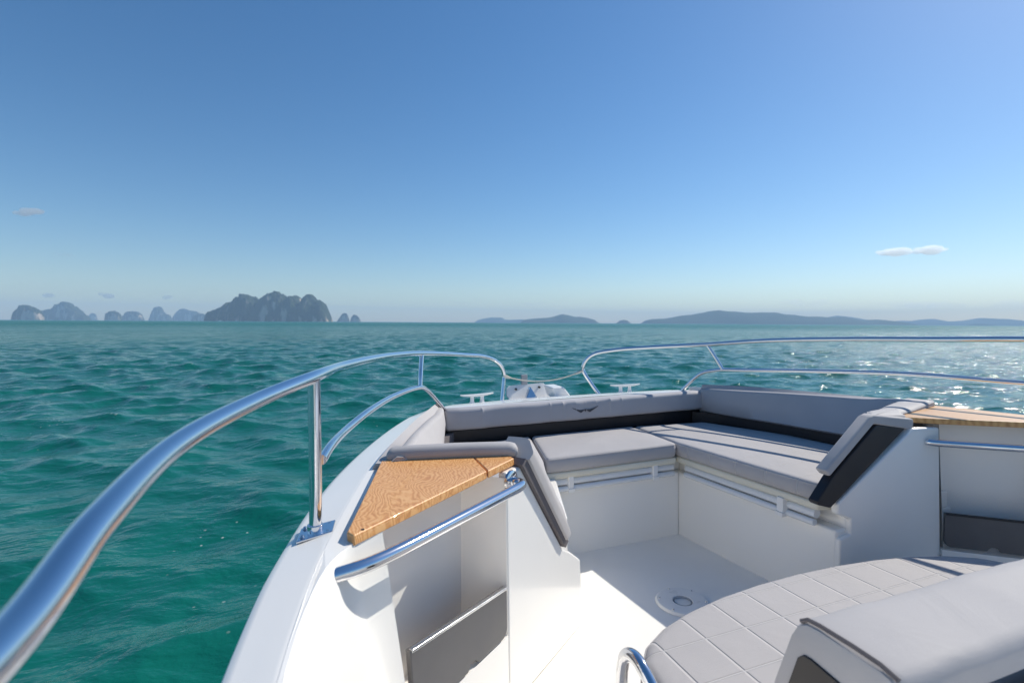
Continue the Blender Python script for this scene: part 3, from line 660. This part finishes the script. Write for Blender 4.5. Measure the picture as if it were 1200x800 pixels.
def island(name, D, outline, label, cat, group, m, karst=True, depth=.6, seed=0):
    ox = np.array([p[0] for p in outline], float); D = D + (ox[-1] - ox[0]) / F_PX * D * depth * .5; oz = np.array([(hor(p[0]) - p[1]) for p in outline]) / F_PX * D
    W = (ox[-1] - ox[0]) / F_PX * D; c = world_at((ox[0] + ox[-1]) / 2, D)
    nu = int(min(360, max(60, (ox[-1] - ox[0]) * 2.4))); nv = 35 if karst else 27
    us = np.linspace(0, 1, nu); vs = np.linspace(-1, 1, nv); hx = np.interp(us, (ox - ox[0]) / (ox[-1] - ox[0]), oz)
    px_ = D / F_PX; hx = hx * (1 + (.022 if karst else .02) * np.array([mnoise.fractal(Vector((u * (ox[-1] - ox[0]) * .35, seed * 3.3, 1.)), .8, 2., 4) for u in us])) + px_ * .25 * np.array([mnoise.noise(Vector((u * (ox[-1] - ox[0]) * .9, seed, 9.))) for u in us])
    verts = []; dp = W * depth
    ca, sa = math.cos(-YAW), math.sin(-YAW)
    for j, v in enumerate(vs):
        for i, u in enumerate(us):
            lx = (u - .5) * W; 
            nz = mnoise.fractal(Vector((lx / (W * .09) + seed * 7.3, v * 3.2, seed)), .9, 2.1, 5)
            shift = .12 * mnoise.noise(Vector((u * 9 + seed, 3.1, seed * 2.)))     # each crest sits nearer or farther
            vv = min(1, (shift - v) / (1 + shift) if v < shift else (v - shift) / (1 - shift))
            pf = (1 - vv ** (4.5 if karst else 2.0)) ** (.75 if karst else 1.0)
            wdt = 1.0
            h = hx[i] * pf * (1 - (.34 if karst else .06) * max(0, nz + .25) * min(1, vv * 2.5)) 
            ed = min(1, min(u, 1 - u) * nu / 2.)
            h = h * ed - 6 * (1 - min(1, ed * pf * 4))
            ly = v * dp * .5 * (1 + .25 * mnoise.noise(Vector((u * 6, seed * 1.7, 5.)))) * (.35 + .65 * math.sqrt(max(0, 1 - (2 * u - 1) ** 2)))
            verts.append((lx, ly, h))
    fs = [(j * nu + i, j * nu + i + 1, (j + 1) * nu + i + 1, (j + 1) * nu + i) for j in range(nv - 1) for i in range(nu - 1)]
    mb = MB(); mb.add(verts, fs); o = mb.build(name, m, None, angle=180)
    o.location = c; o.rotation_euler = (0, 0, -YAW); tag(o, label, cat, group)
    return o
K = 'limestone islands on the left horizon'; L = 'low hilly islands on the horizon'
island('karst_island', 4600, [(244, 374), (246, 366), (250, 363), (255, 362), (259, 360), (264, 360), (268, 355), (275, 353), (280, 347), (284, 344), (288, 344.5), (292, 347), (297, 347), (302, 350.5), (307, 350.5), (313, 346), (319, 342.5), (324, 341), (328, 342), (333, 346), (337, 352), (340, 347.5), (345, 346), (349, 348.5), (352, 356), (354.5, 356), (358, 349), (361, 345.5), (365, 345), (368, 348), (370, 351), (373, 351), (379, 355), (382, 362), (385, 369), (387, 375)],
       'large dark craggy limestone island with several rounded peaks, the biggest on the horizon', 'island', K, 'karst', depth=.32, seed=1)
island('karst_island', 5200, [(17, 374.5), (19, 366), (23, 361), (26, 357.5), (30, 357), (34, 358), (39, 359.5), (44, 362), (47, 366), (50, 374.5)], 'steep dark island knob nearest the left edge of the sea', 'island', K, 'karst', depth=.5, seed=2)
island('karst_island', 6600, [(46, 374.6), (48, 365), (53, 363.5), (60, 362), (65, 360.5), (70, 356), (75, 353.5), (79, 353.5), (84, 356), (88, 360.5), (93, 364), (97, 368.5), (101, 369.5), (104, 375)], 'paler triangular limestone island right beside the dark knob at the far left', 'island', K, 'karst', depth=.4, seed=3)
island('karst_island', 9500, [(104, 375), (106, 368), (109, 366.5), (112, 368), (114, 375)], 'faint tiny rock between the paler triangular island and two round stacks', 'island', K, 'karst', depth=.5, seed=4)
island('karst_island', 6400, [(124, 375.2), (125, 367), (129, 364.5), (134, 364), (138, 365.5), (141, 369), (143, 375.2)], 'small round-topped dark stack with pale foot, left of its twin', 'island', K, 'karst', depth=.5, seed=5)
island('karst_island', 7600, [(143, 375.3), (146, 369), (150, 365), (156, 364.5), (161, 365), (165, 368), (168, 375.3)], 'small flat-topped bluish stack, right of the round dark one', 'island', K, 'karst', depth=.5, seed=6)
island('karst_island', 8600, [(175, 375.5), (178, 369), (182, 361), (185, 359), (188, 359), (190, 363), (193, 367.5), (198, 369), (201, 375.5)], 'pale pointed sea stack like a shark fin left of the long bluish ridge', 'island', K, 'karst', depth=.5, seed=7)
island('karst_island', 9300, [(202, 375.6), (205, 369), (209, 365), (213, 361.5), (217, 361.5), (221, 363.5), (225, 364), (230, 364.5), (233, 368), (237, 375.6)], 'pale bluish island with a bumpy ridge just left of the biggest craggy island', 'island', K, 'karst', depth=.4, seed=8)
island('karst_island', 7800, [(225, 375.7), (228, 370), (233, 367), (238, 367.5), (242, 369), (246, 375.7)], 'low bluish rock touching the left foot of the biggest craggy island', 'island', K, 'karst', depth=.5, seed=9)
island('karst_island', 6900, [(395, 376.6), (398, 372.5), (401, 368), (404, 366.3), (406, 367), (408, 371), (409.5, 376.6)], 'little pointed stack, left of the pair right of the biggest craggy island', 'island', K, 'karst', depth=.5, seed=10)
island('karst_island', 6900, [(410.5, 376.7), (412, 371), (415, 368.3), (418, 369.5), (421, 372), (422.5, 376.7)], 'little blunt stack, right of the pair right of the biggest craggy island', 'island', K, 'karst', depth=.5, seed=11)
island('low_island', 12100, [(556, 377.4), (560, 374.8), (566, 373.2), (575, 371.8), (588, 372), (592, 374.6), (603, 374.5), (612, 374), (622, 377.8)], 'very faint low island behind the gap left of the centre horizon hill', 'island', L, 'hill', False, .4, 12)
island('low_island', 8200, [(609, 378), (614, 374.5), (625, 373), (640, 372.3), (648, 371), (654, 369), (659, 368), (666, 369), (673, 371), (680, 371), (688, 372.3), (696, 374.5), (701, 378.5)], 'low blue island with one soft central hump, mid horizon', 'island', L, 'hill', False, .5, 13)
island('low_island', 8300, [(722, 378.6), (726, 375.5), (731, 374.5), (735, 375.5), (739, 378.6)], 'tiny low blue islet between the one-hump island and the long island', 'island', L, 'hill', False, .7, 14)
island('low_island', 7400, [(754, 379), (758, 375), (765, 373.6), (778, 373.2), (790, 371.5), (797, 369.8), (810, 368.5), (825, 366), (834, 364.2), (842, 363.4), (850, 364.5), (860, 365), (870, 366), (880, 366.2), (893, 366), (906, 366), (914, 367.8), (925, 368.5), (940, 370.8), (955, 370.8), (970, 371.8), (985, 371.5), (995, 373.5), (1005, 375.5), (1014, 375.2), (1025, 374.2), (1040, 375.5), (1050, 376.8), (1060, 379.5), (1064, 380.8)], 'long low wooded blue island, the longest one right of centre', 'island', L, 'hill', False, .3, 15)
island('low_island', 10600, [(960, 380.2), (972, 371), (980, 369.8), (990, 370.5), (1000, 372), (1015, 374.5), (1030, 380.6)], 'faint hill showing above the right end of the long wooded island', 'island', L, 'hill', False, .4, 16)
island('low_island', 10900, [(1040, 380.6), (1055, 375.5), (1070, 376), (1080, 374.5), (1090, 373.5), (1097, 375), (1104, 377), (1118, 376.3), (1135, 375.3), (1150, 372.6), (1160, 373.2), (1175, 373.6), (1190, 375.5), (1205, 376), (1225, 374.5), (1260, 377), (1290, 382)], 'pale long hilly island reaching the right edge of the sea', 'island', L, 'hill', False, .3, 17)
island('low_island', 8600, [(1133, 381.1), (1140, 379.4), (1148, 379.2), (1156, 379.6), (1168, 381.2)], 'thin dark low islet in front of the pale long island at the right', 'island', L, 'hill', False, .4, 18)

# ------------------------------------------------------------------ small white boats far off
def small_boat(px, D, L_, label):
    hb = MB(); rings = []
    for t in np.linspace(0, 1, 9):
        w = L_ * .14 * (1 - t ** 3) ** .6 + .02; x = (t - .5) * L_; sh = .12 * L_ * (.6 + .5 * t * t)
        rings.append([(x, -w, sh), (x, -w * .7, -.03 * L_), (x, w * .7, -.03 * L_), (x, w, sh)])
    hb.loft(rings); o = hb.build('passenger_boat', 'white_plastic', None, angle=40)
    c = MB(); c.box((-.35 * L_, -.1 * L_, .07 * L_), (.12 * L_, .1 * L_, .22 * L_)); c.prism([(.12 * L_, -.09 * L_, .07 * L_), (.25 * L_, -.09 * L_, .07 * L_), (.12 * L_, -.09 * L_, .21 * L_)], (0, .18 * L_, 0)); c.build('cabin', 'white_plastic', o, bevel=.1)
    w = MB(); w.box((-.30 * L_, -.104 * L_, .13 * L_), (.08 * L_, .104 * L_, .18 * L_)); w.build('cabin_windows', 'grey_plate', o)
    o.location = world_at(px, D); o.rotation_euler = (0, 0, -YAW + .25); tag(o, label, 'boat', 'small white boats far off')
small_boat(258, 3600, 26, 'white boat off the left foot of the biggest craggy island, the larger one')
small_boat(367, 4000, 15, 'tiny white boat under the right end of the biggest craggy island')

# ------------------------------------------------------------------ clouds (thin real volumes far away)
def cloud_mat(name, dens):
    cm = bpy.data.materials.new(name); cm.use_nodes = True; nt = cm.node_tree; nt.nodes.remove(nt.nodes['Principled BSDF'])
    pv = nt.nodes.new('ShaderNodeVolumePrincipled'); pv.inputs['Color'].default_value = (.93, .97, 1, 1); pv.inputs['Anisotropy'].default_value = .5; pv.inputs['Density'].default_value = dens
    nt.links.new(pv.outputs[0], nt.nodes['Material Output'].inputs['Volume']); return cm
cm_dense = cloud_mat('cloud_white', .0045); cm_faint = cloud_mat('cloud_faint', .0005)
def cloud(px, py, wpx, hpx, D, label, seed, tilt=0., lobes=12, faint=False):
    r_ = random.Random(seed); bm = bmesh.new(); s = D / F_PX
    for k in range(lobes):
        t = (k + r_.random()) / lobes * 2 - 1
        rad = hpx * s * (.25 + .35 * r_.random()) * (1 - .6 * t * t)
        bmesh.ops.create_icosphere(bm, subdivisions=3, radius=1, matrix=Matrix.Translation((t * wpx * .5 * s, r_.uniform(-.3, .3) * wpx * s * .3, tilt * t * hpx * s + r_.uniform(-.25, .25) * hpx * s)) @ Matrix.Diagonal((rad * r_.uniform(1.4, 2.8), rad * r_.uniform(1.2, 2.2), rad, 1)))
    for v in bm.verts:
        n_ = mnoise.fractal(v.co / (hpx * s * .5) + Vector((seed, 0, 0)), 1, 2, 4); v.co += Vector((n_, n_ * .6, n_ * .5)) * hpx * s * .14
    me = bpy.data.meshes.new('cloud'); bm.to_mesh(me); bm.free(); me.materials.append(cm_faint if faint else cm_dense); me.polygons.foreach_set('use_smooth', [True] * len(me.polygons))
    o = bpy.data.objects.new('cloud', me); COL.objects.link(o)
    rm = o.modifiers.new('merge', 'REMESH'); rm.mode = 'VOXEL'; rm.voxel_size = hpx * s * .09; rm.use_smooth_shade = True
    p = world_at(px, D); o.location = (p.x, p.y, H + (hor(px) - py) / F_PX * D); o.rotation_euler = (0, 0, -YAW)
    tag(o, label, 'cloud', 'small clouds')
cloud(1045, 295, 34, 10, 14000, 'brightest small white cloud, left half of the broken pair high on the right', 1)
cloud(1086, 293.5, 40, 8, 14000, 'thin white cloud, right half of the broken pair high on the right', 2, .2)
cloud(38, 250, 30, 7, 14000, 'small grey-white cloud alone high on the left', 3)
cloud(77, 299, 26, 6, 14000, 'very faint small cloud below the lone one high on the left', 4, -.3, faint=True)
cloud(58, 346.5, 14, 4, 15000, 'small pale cloud above the paler triangular island', 5)
cloud(126, 346.5, 18, 5, 15000, 'small white cloud above the two small round stacks', 6, -.4)
cloud(159, 350, 9, 3, 15000, 'faint cloud puff between the bright cloudlets over the stacks', 7, faint=True)
cloud(197, 348.5, 10, 4, 15000, 'small white cloudlet above the shark-fin stack', 8)
cloud(537, 354.5, 13, 4, 16000, 'small faint cloud left of centre just above the horizon', 9, faint=True)
cloud(982, 341, 16, 4, 16000, 'faint cloud above the right end of the long wooded island', 10, faint=True)
cloud(1182, 356, 30, 9, 16000, 'soft low cloud above the right-hand pale island', 11, 0, 14, faint=True)
cloud(625, 356, 30, 5, 16000, 'faint pair of cloud wisps above the one-hump island', 12, faint=True)
cloud(945, 355, 70, 8, 16500, 'wide faint cloud band above the long wooded island', 13, 0, 18, faint=True)
cloud(1075, 357, 110, 9, 16500, 'widest faint cloud band low over the right-hand horizon', 14, 0, 24, faint=True)

# ------------------------------------------------------------------ sea
SEA_R = 12600.
def make_sea():
    cx, cy = 0.0, 0.0
    # angles measured from +y clockwise; dense across the view
    va = math.degrees(YAW)
    dense = np.linspace(va - 54, va + 54, 860); rest = np.linspace(va + 54, va + 306, 190)[1:-1]
    ang = np.radians(np.concatenate([dense, rest])); na = len(ang)
    rr = [.6]; 
    while rr[-1] < 8: rr.append(rr[-1] * 1.0098)
    while rr[-1] < 130: rr.append(rr[-1] * 1.0066)
    while rr[-1] < 1100: rr.append(rr[-1] * 1.0098)
    while rr[-1] < SEA_R: rr.append(min(SEA_R, rr[-1] * 1.045))
    rr = np.array(rr); nr = len(rr)
    # the polar grid starts under the boat, beneath the camera
    Rg, Ag = np.meshgrid(rr, ang, indexing='ij'); X = (CAM.x + Rg * np.sin(Ag)).ravel(); Y = (CAM.y + Rg * np.cos(Ag)).ravel()
    step = np.gradient(rr); sp = np.repeat(step, na)
    inside = np.ones_like(X)
    Z = np.zeros_like(X); DX = np.zeros_like(X); DY = np.zeros_like(X); J = np.zeros_like(X)
    N = 140
    lam = np.exp(rng.uniform(math.log(.17), math.log(3.5), N))
    th = R(205) + rng.normal(0, .62, N); ph = rng.uniform(0, 2 * math.pi, N)
    for i in range(N):
        k = 2 * math.pi / lam[i]; slope = .0232 * (1.12 if .5 < lam[i] < 2.2 else .55)
        a = slope / k
        fade = np.clip((lam[i] / sp - 2.2) / 2.2, np.where(sp > .7, .42, .22), 1)
        if fade.max() == 0: continue
        dx, dy = math.sin(th[i]), math.cos(th[i])
        p = k * (X * dx + Y * dy) + ph[i]; s_, c_ = np.sin(p), np.cos(p)
        # gusty groups so the chop is not even everywhere
        Z += a * fade * c_; DX -= .9 * a * fade * s_ * dx; DY -= .9 * a * fade * s_ * dy; J += slope * fade * c_
    # broad gust patches modulate height
    gust = 1 + .35 * (np.sin(X * .045 + 1.3 + 1.5 * np.sin(Y * .021)) * np.sin(Y * .061 - X * .018) )
    Z *= gust; DX *= gust; DY *= gust
    V = np.stack([X + DX, Y + DY, Z], 1).astype(np.float32)
    i = np.arange(nr - 1)[:, None] * na; j = np.arange(na)[None, :]; j2 = (j + 1) % na
    quads = np.stack([i + j, i + j2, i + na + j2, i + na + j], -1).reshape(-1, 4).astype(np.int32)
    me = bpy.data.meshes.new('sea'); nv_, nf = len(V), len(quads)
    me.vertices.add(nv_); me.vertices.foreach_set('co', V.ravel())
    me.loops.add(nf * 4); me.loops.foreach_set('vertex_index', quads[:, ::-1].ravel())
    me.polygons.add(nf); me.polygons.foreach_set('loop_start', np.arange(0, nf * 4, 4, dtype=np.int32)); me.polygons.foreach_set('loop_total', np.full(nf, 4, dtype=np.int32))
    me.polygons.foreach_set('use_smooth', np.ones(nf, dtype=bool)); me.update(); me.validate()
    at = me.attributes.new('crest', 'FLOAT', 'POINT'); at.data.foreach_set('value', (J * gust).astype(np.float32))
    at = me.attributes.new('range', 'FLOAT', 'POINT'); at.data.foreach_set('value', np.repeat(rr, na).astype(np.float32))
    o = bpy.data.objects.new('sea', me); COL.objects.link(o); return o
sea = make_sea(); tag(sea, 'choppy teal-green open sea with small whitecaps', None, None, 'structure')
wm = bpy.data.materials.new('sea_water'); wm.use_nodes = True; nt = wm.node_tree; b = nt.nodes['Principled BSDF']; lk = nt.links.new
b.inputs['IOR'].default_value = 1.333;  b.inputs['Roughness'].default_value = .09
tc = nt.nodes.new('ShaderNodeTexCoord')
def noise(scale, detail=4, dist=0., rough=.55, vec=None, stretch=None):
    n = nt.nodes.new('ShaderNodeTexNoise'); n.inputs['Scale'].default_value = scale; n.inputs['Detail'].default_value = detail; n.inputs['Distortion'].default_value = dist; n.inputs['Roughness'].default_value = rough
    if stretch:
        mp = nt.nodes.new('ShaderNodeMapping'); mp.inputs['Scale'].default_value = stretch; mp.inputs['Rotation'].default_value = (0, 0, R(25)); lk(tc.outputs['Object'], mp.inputs[0]); lk(mp.outputs[0], n.inputs['Vector'])
    else: lk(tc.outputs['Object'], n.inputs['Vector'])
    return n
def mrange(sock, a, c, lo=0., hi=1.):
    m = nt.nodes.new('ShaderNodeMapRange'); m.inputs['From Min'].default_value = a; m.inputs['From Max'].default_value = c; m.inputs['To Min'].default_value = lo; m.inputs['To Max'].default_value = hi; lk(sock, m.inputs['Value']); return m.outputs['Result']
def math2(op, a, c):
    m = nt.nodes.new('ShaderNodeMath'); m.operation = op
    for k, s_ in enumerate((a, c)):
        if isinstance(s_, (int, float)): m.inputs[k].default_value = s_
        else: lk(s_, m.inputs[k])
    return m.outputs[0]
rng_ = nt.nodes.new('ShaderNodeAttribute'); rng_.attribute_name = 'range'
cr = nt.nodes.new('ShaderNodeAttribute'); cr.attribute_name = 'crest'
# water colour: green-teal body, turbid patches
patch = noise(.05, 3, 1.)
ramp = nt.nodes.new('ShaderNodeValToRGB'); ramp.color_ramp.elements[0].position = .35; ramp.color_ramp.elements[1].position = .68
ramp.color_ramp.elements[0].color = (.003, .112, .090, 1); ramp.color_ramp.elements[1].color = (.005, .130, .102, 1)
lk(patch.outputs['Fac'], ramp.inputs['Fac'])
# foam: breaking crests and drifting flecks
fn = noise(2.2, 8, .6, .7); fn2 = noise(.35, 3, .5)
crest = mrange(cr.outputs['Fac'], .42, .62)
foam = math2('MULTIPLY', crest, mrange(fn.outputs['Fac'], .56, .66))
farfoam = noise(.28, 9, .4, .72, stretch=(1., 2.6, 1.))
ff = math2('MULTIPLY', mrange(farfoam.outputs['Fac'], .655, .70), mrange(rng_.outputs['Fac'], 22., 70.))
foam = math2('MAXIMUM', foam, math2('MULTIPLY', ff, .8))
vo = nt.nodes.new('ShaderNodeTexVoronoi'); vo.inputs['Scale'].default_value = 9.; vo.inputs['Randomness'].default_value = 1.; lk(tc.outputs['Object'], vo.inputs['Vector'])
fleck = math2('MULTIPLY', mrange(vo.outputs['Distance'], .13, .07), mrange(noise(.7, 4).outputs['Fac'], .56, .64))
foam = math2('MAXIMUM', foam, math2('MULTIPLY', fleck, .55))
mx = nt.nodes.new('ShaderNodeMixRGB'); lk(foam, mx.inputs['Fac']); lk(ramp.outputs[0], mx.inputs['Color1']); mx.inputs['Color2'].default_value = (.72, .75, .74, 1)
lk(mx.outputs[0], b.inputs['Base Color'])
ro = mrange(rng_.outputs['Fac'], 25., 300., .08, .28)
lk(mrange(rng_.outputs['Fac'], 30., 180., .43, .16), b.inputs['Specular IOR Level'])
lk(math2('MAXIMUM', ro, math2('MULTIPLY', foam, .6)), b.inputs['Roughness'])
prev = None
for scale, near, far, stretch in ((.55, .10, .34, (1, 1.7, 1)), (1.9, .045, .24, (1, 1.6, 1)), (6.5, .010, .040, (1, 1.4, 1)), (21., .0024, .006, None)):
    n_ = noise(scale, 4, .35, .55, stretch=stretch); bn = nt.nodes.new('ShaderNodeBump'); bn.inputs['Strength'].default_value = 1.
    lk(n_.outputs['Fac'], bn.inputs['Height']); lk(mrange(rng_.outputs['Fac'], 8., 70., near, far), bn.inputs['Distance'])
    if prev: lk(prev.outputs['Normal'], bn.inputs['Normal'])
    prev = bn
lk(prev.outputs['Normal'], b.inputs['Normal'])
sea.data.materials.append(wm)

# ------------------------------------------------------------------ haze: one closed box of even air, sky outside it
hz = MB(); hz.box((-13200, -13200, -9), (13200, 13200, 345)); 
hm = bpy.data.materials.new('haze_air'); hm.use_nodes = True; n3 = hm.node_tree; n3.nodes.remove(n3.nodes['Principled BSDF'])
hv = n3.nodes.new('ShaderNodeVolumePrincipled'); hv.inputs['Color'].default_value = (.54, .735, 1., 1); hv.inputs['Density'].default_value = 1.0e-4; hv.inputs['Anisotropy'].default_value = 0.
n3.links.new(hv.outputs[0], n3.nodes['Material Output'].inputs['Volume'])
M['haze_air'] = hm
haze = hz.build('haze', 'haze_air', None, smooth=False); tag(haze, 'thin pale blue haze over the sea', None, None, 'stuff')

# ------------------------------------------------------------------ light
SUN_EL, SUN_AZ = R(41.), R(77.)        # azimuth clockwise from the bow (+y)
d = Vector((math.sin(SUN_AZ) * math.cos(SUN_EL), math.cos(SUN_AZ) * math.cos(SUN_EL), math.sin(SUN_EL)))
sl = bpy.data.lights.new('sun', 'SUN'); sl.energy = 3.25; sl.angle = R(.53); sl.color = (1., .94, .83)
so = bpy.data.objects.new('sun', sl); COL.objects.link(so); so.rotation_euler = d.to_track_quat('Z', 'Y').to_euler(); so.location = (0, 0, 50)
w = bpy.data.worlds.new('World'); sc.world = w; w.use_nodes = True; nt = w.node_tree
sky = nt.nodes.new('ShaderNodeTexSky'); sky.sky_type = 'NISHITA'; sky.sun_disc = False; sky.sun_elevation = SUN_EL; sky.sun_rotation = SUN_AZ
sky.air_density = 1.0; sky.dust_density = .3; sky.ozone_density = 3.; sky.altitude = 0
bg = nt.nodes['Background']; bg.inputs['Strength'].default_value = .079
hs = nt.nodes.new('ShaderNodeHueSaturation'); hs.inputs['Saturation'].default_value = 1.24
nt.links.new(sky.outputs[0], hs.inputs['Color']); nt.links.new(hs.outputs[0], bg.inputs['Color'])

# ------------------------------------------------------------------ render settings
sc.render.engine = 'CYCLES'
sc.view_settings.view_transform = 'Standard'; sc.view_settings.look = 'None'; sc.view_settings.gamma = 1; sc.view_settings.exposure = 0.60
sc.cycles.use_denoising = True
try: sc.cycles.denoiser = 'OPENIMAGEDENOISE'
except Exception: pass
sc.cycles.max_bounces = 12; sc.cycles.diffuse_bounces = 8; sc.cycles.glossy_bounces = 4; sc.cycles.volume_bounces = 3; sc.cycles.transparent_max_bounces = 16
sc.cycles.caustics_reflective = False; sc.cycles.caustics_refractive = False; sc.cycles.sample_clamp_indirect = 6.
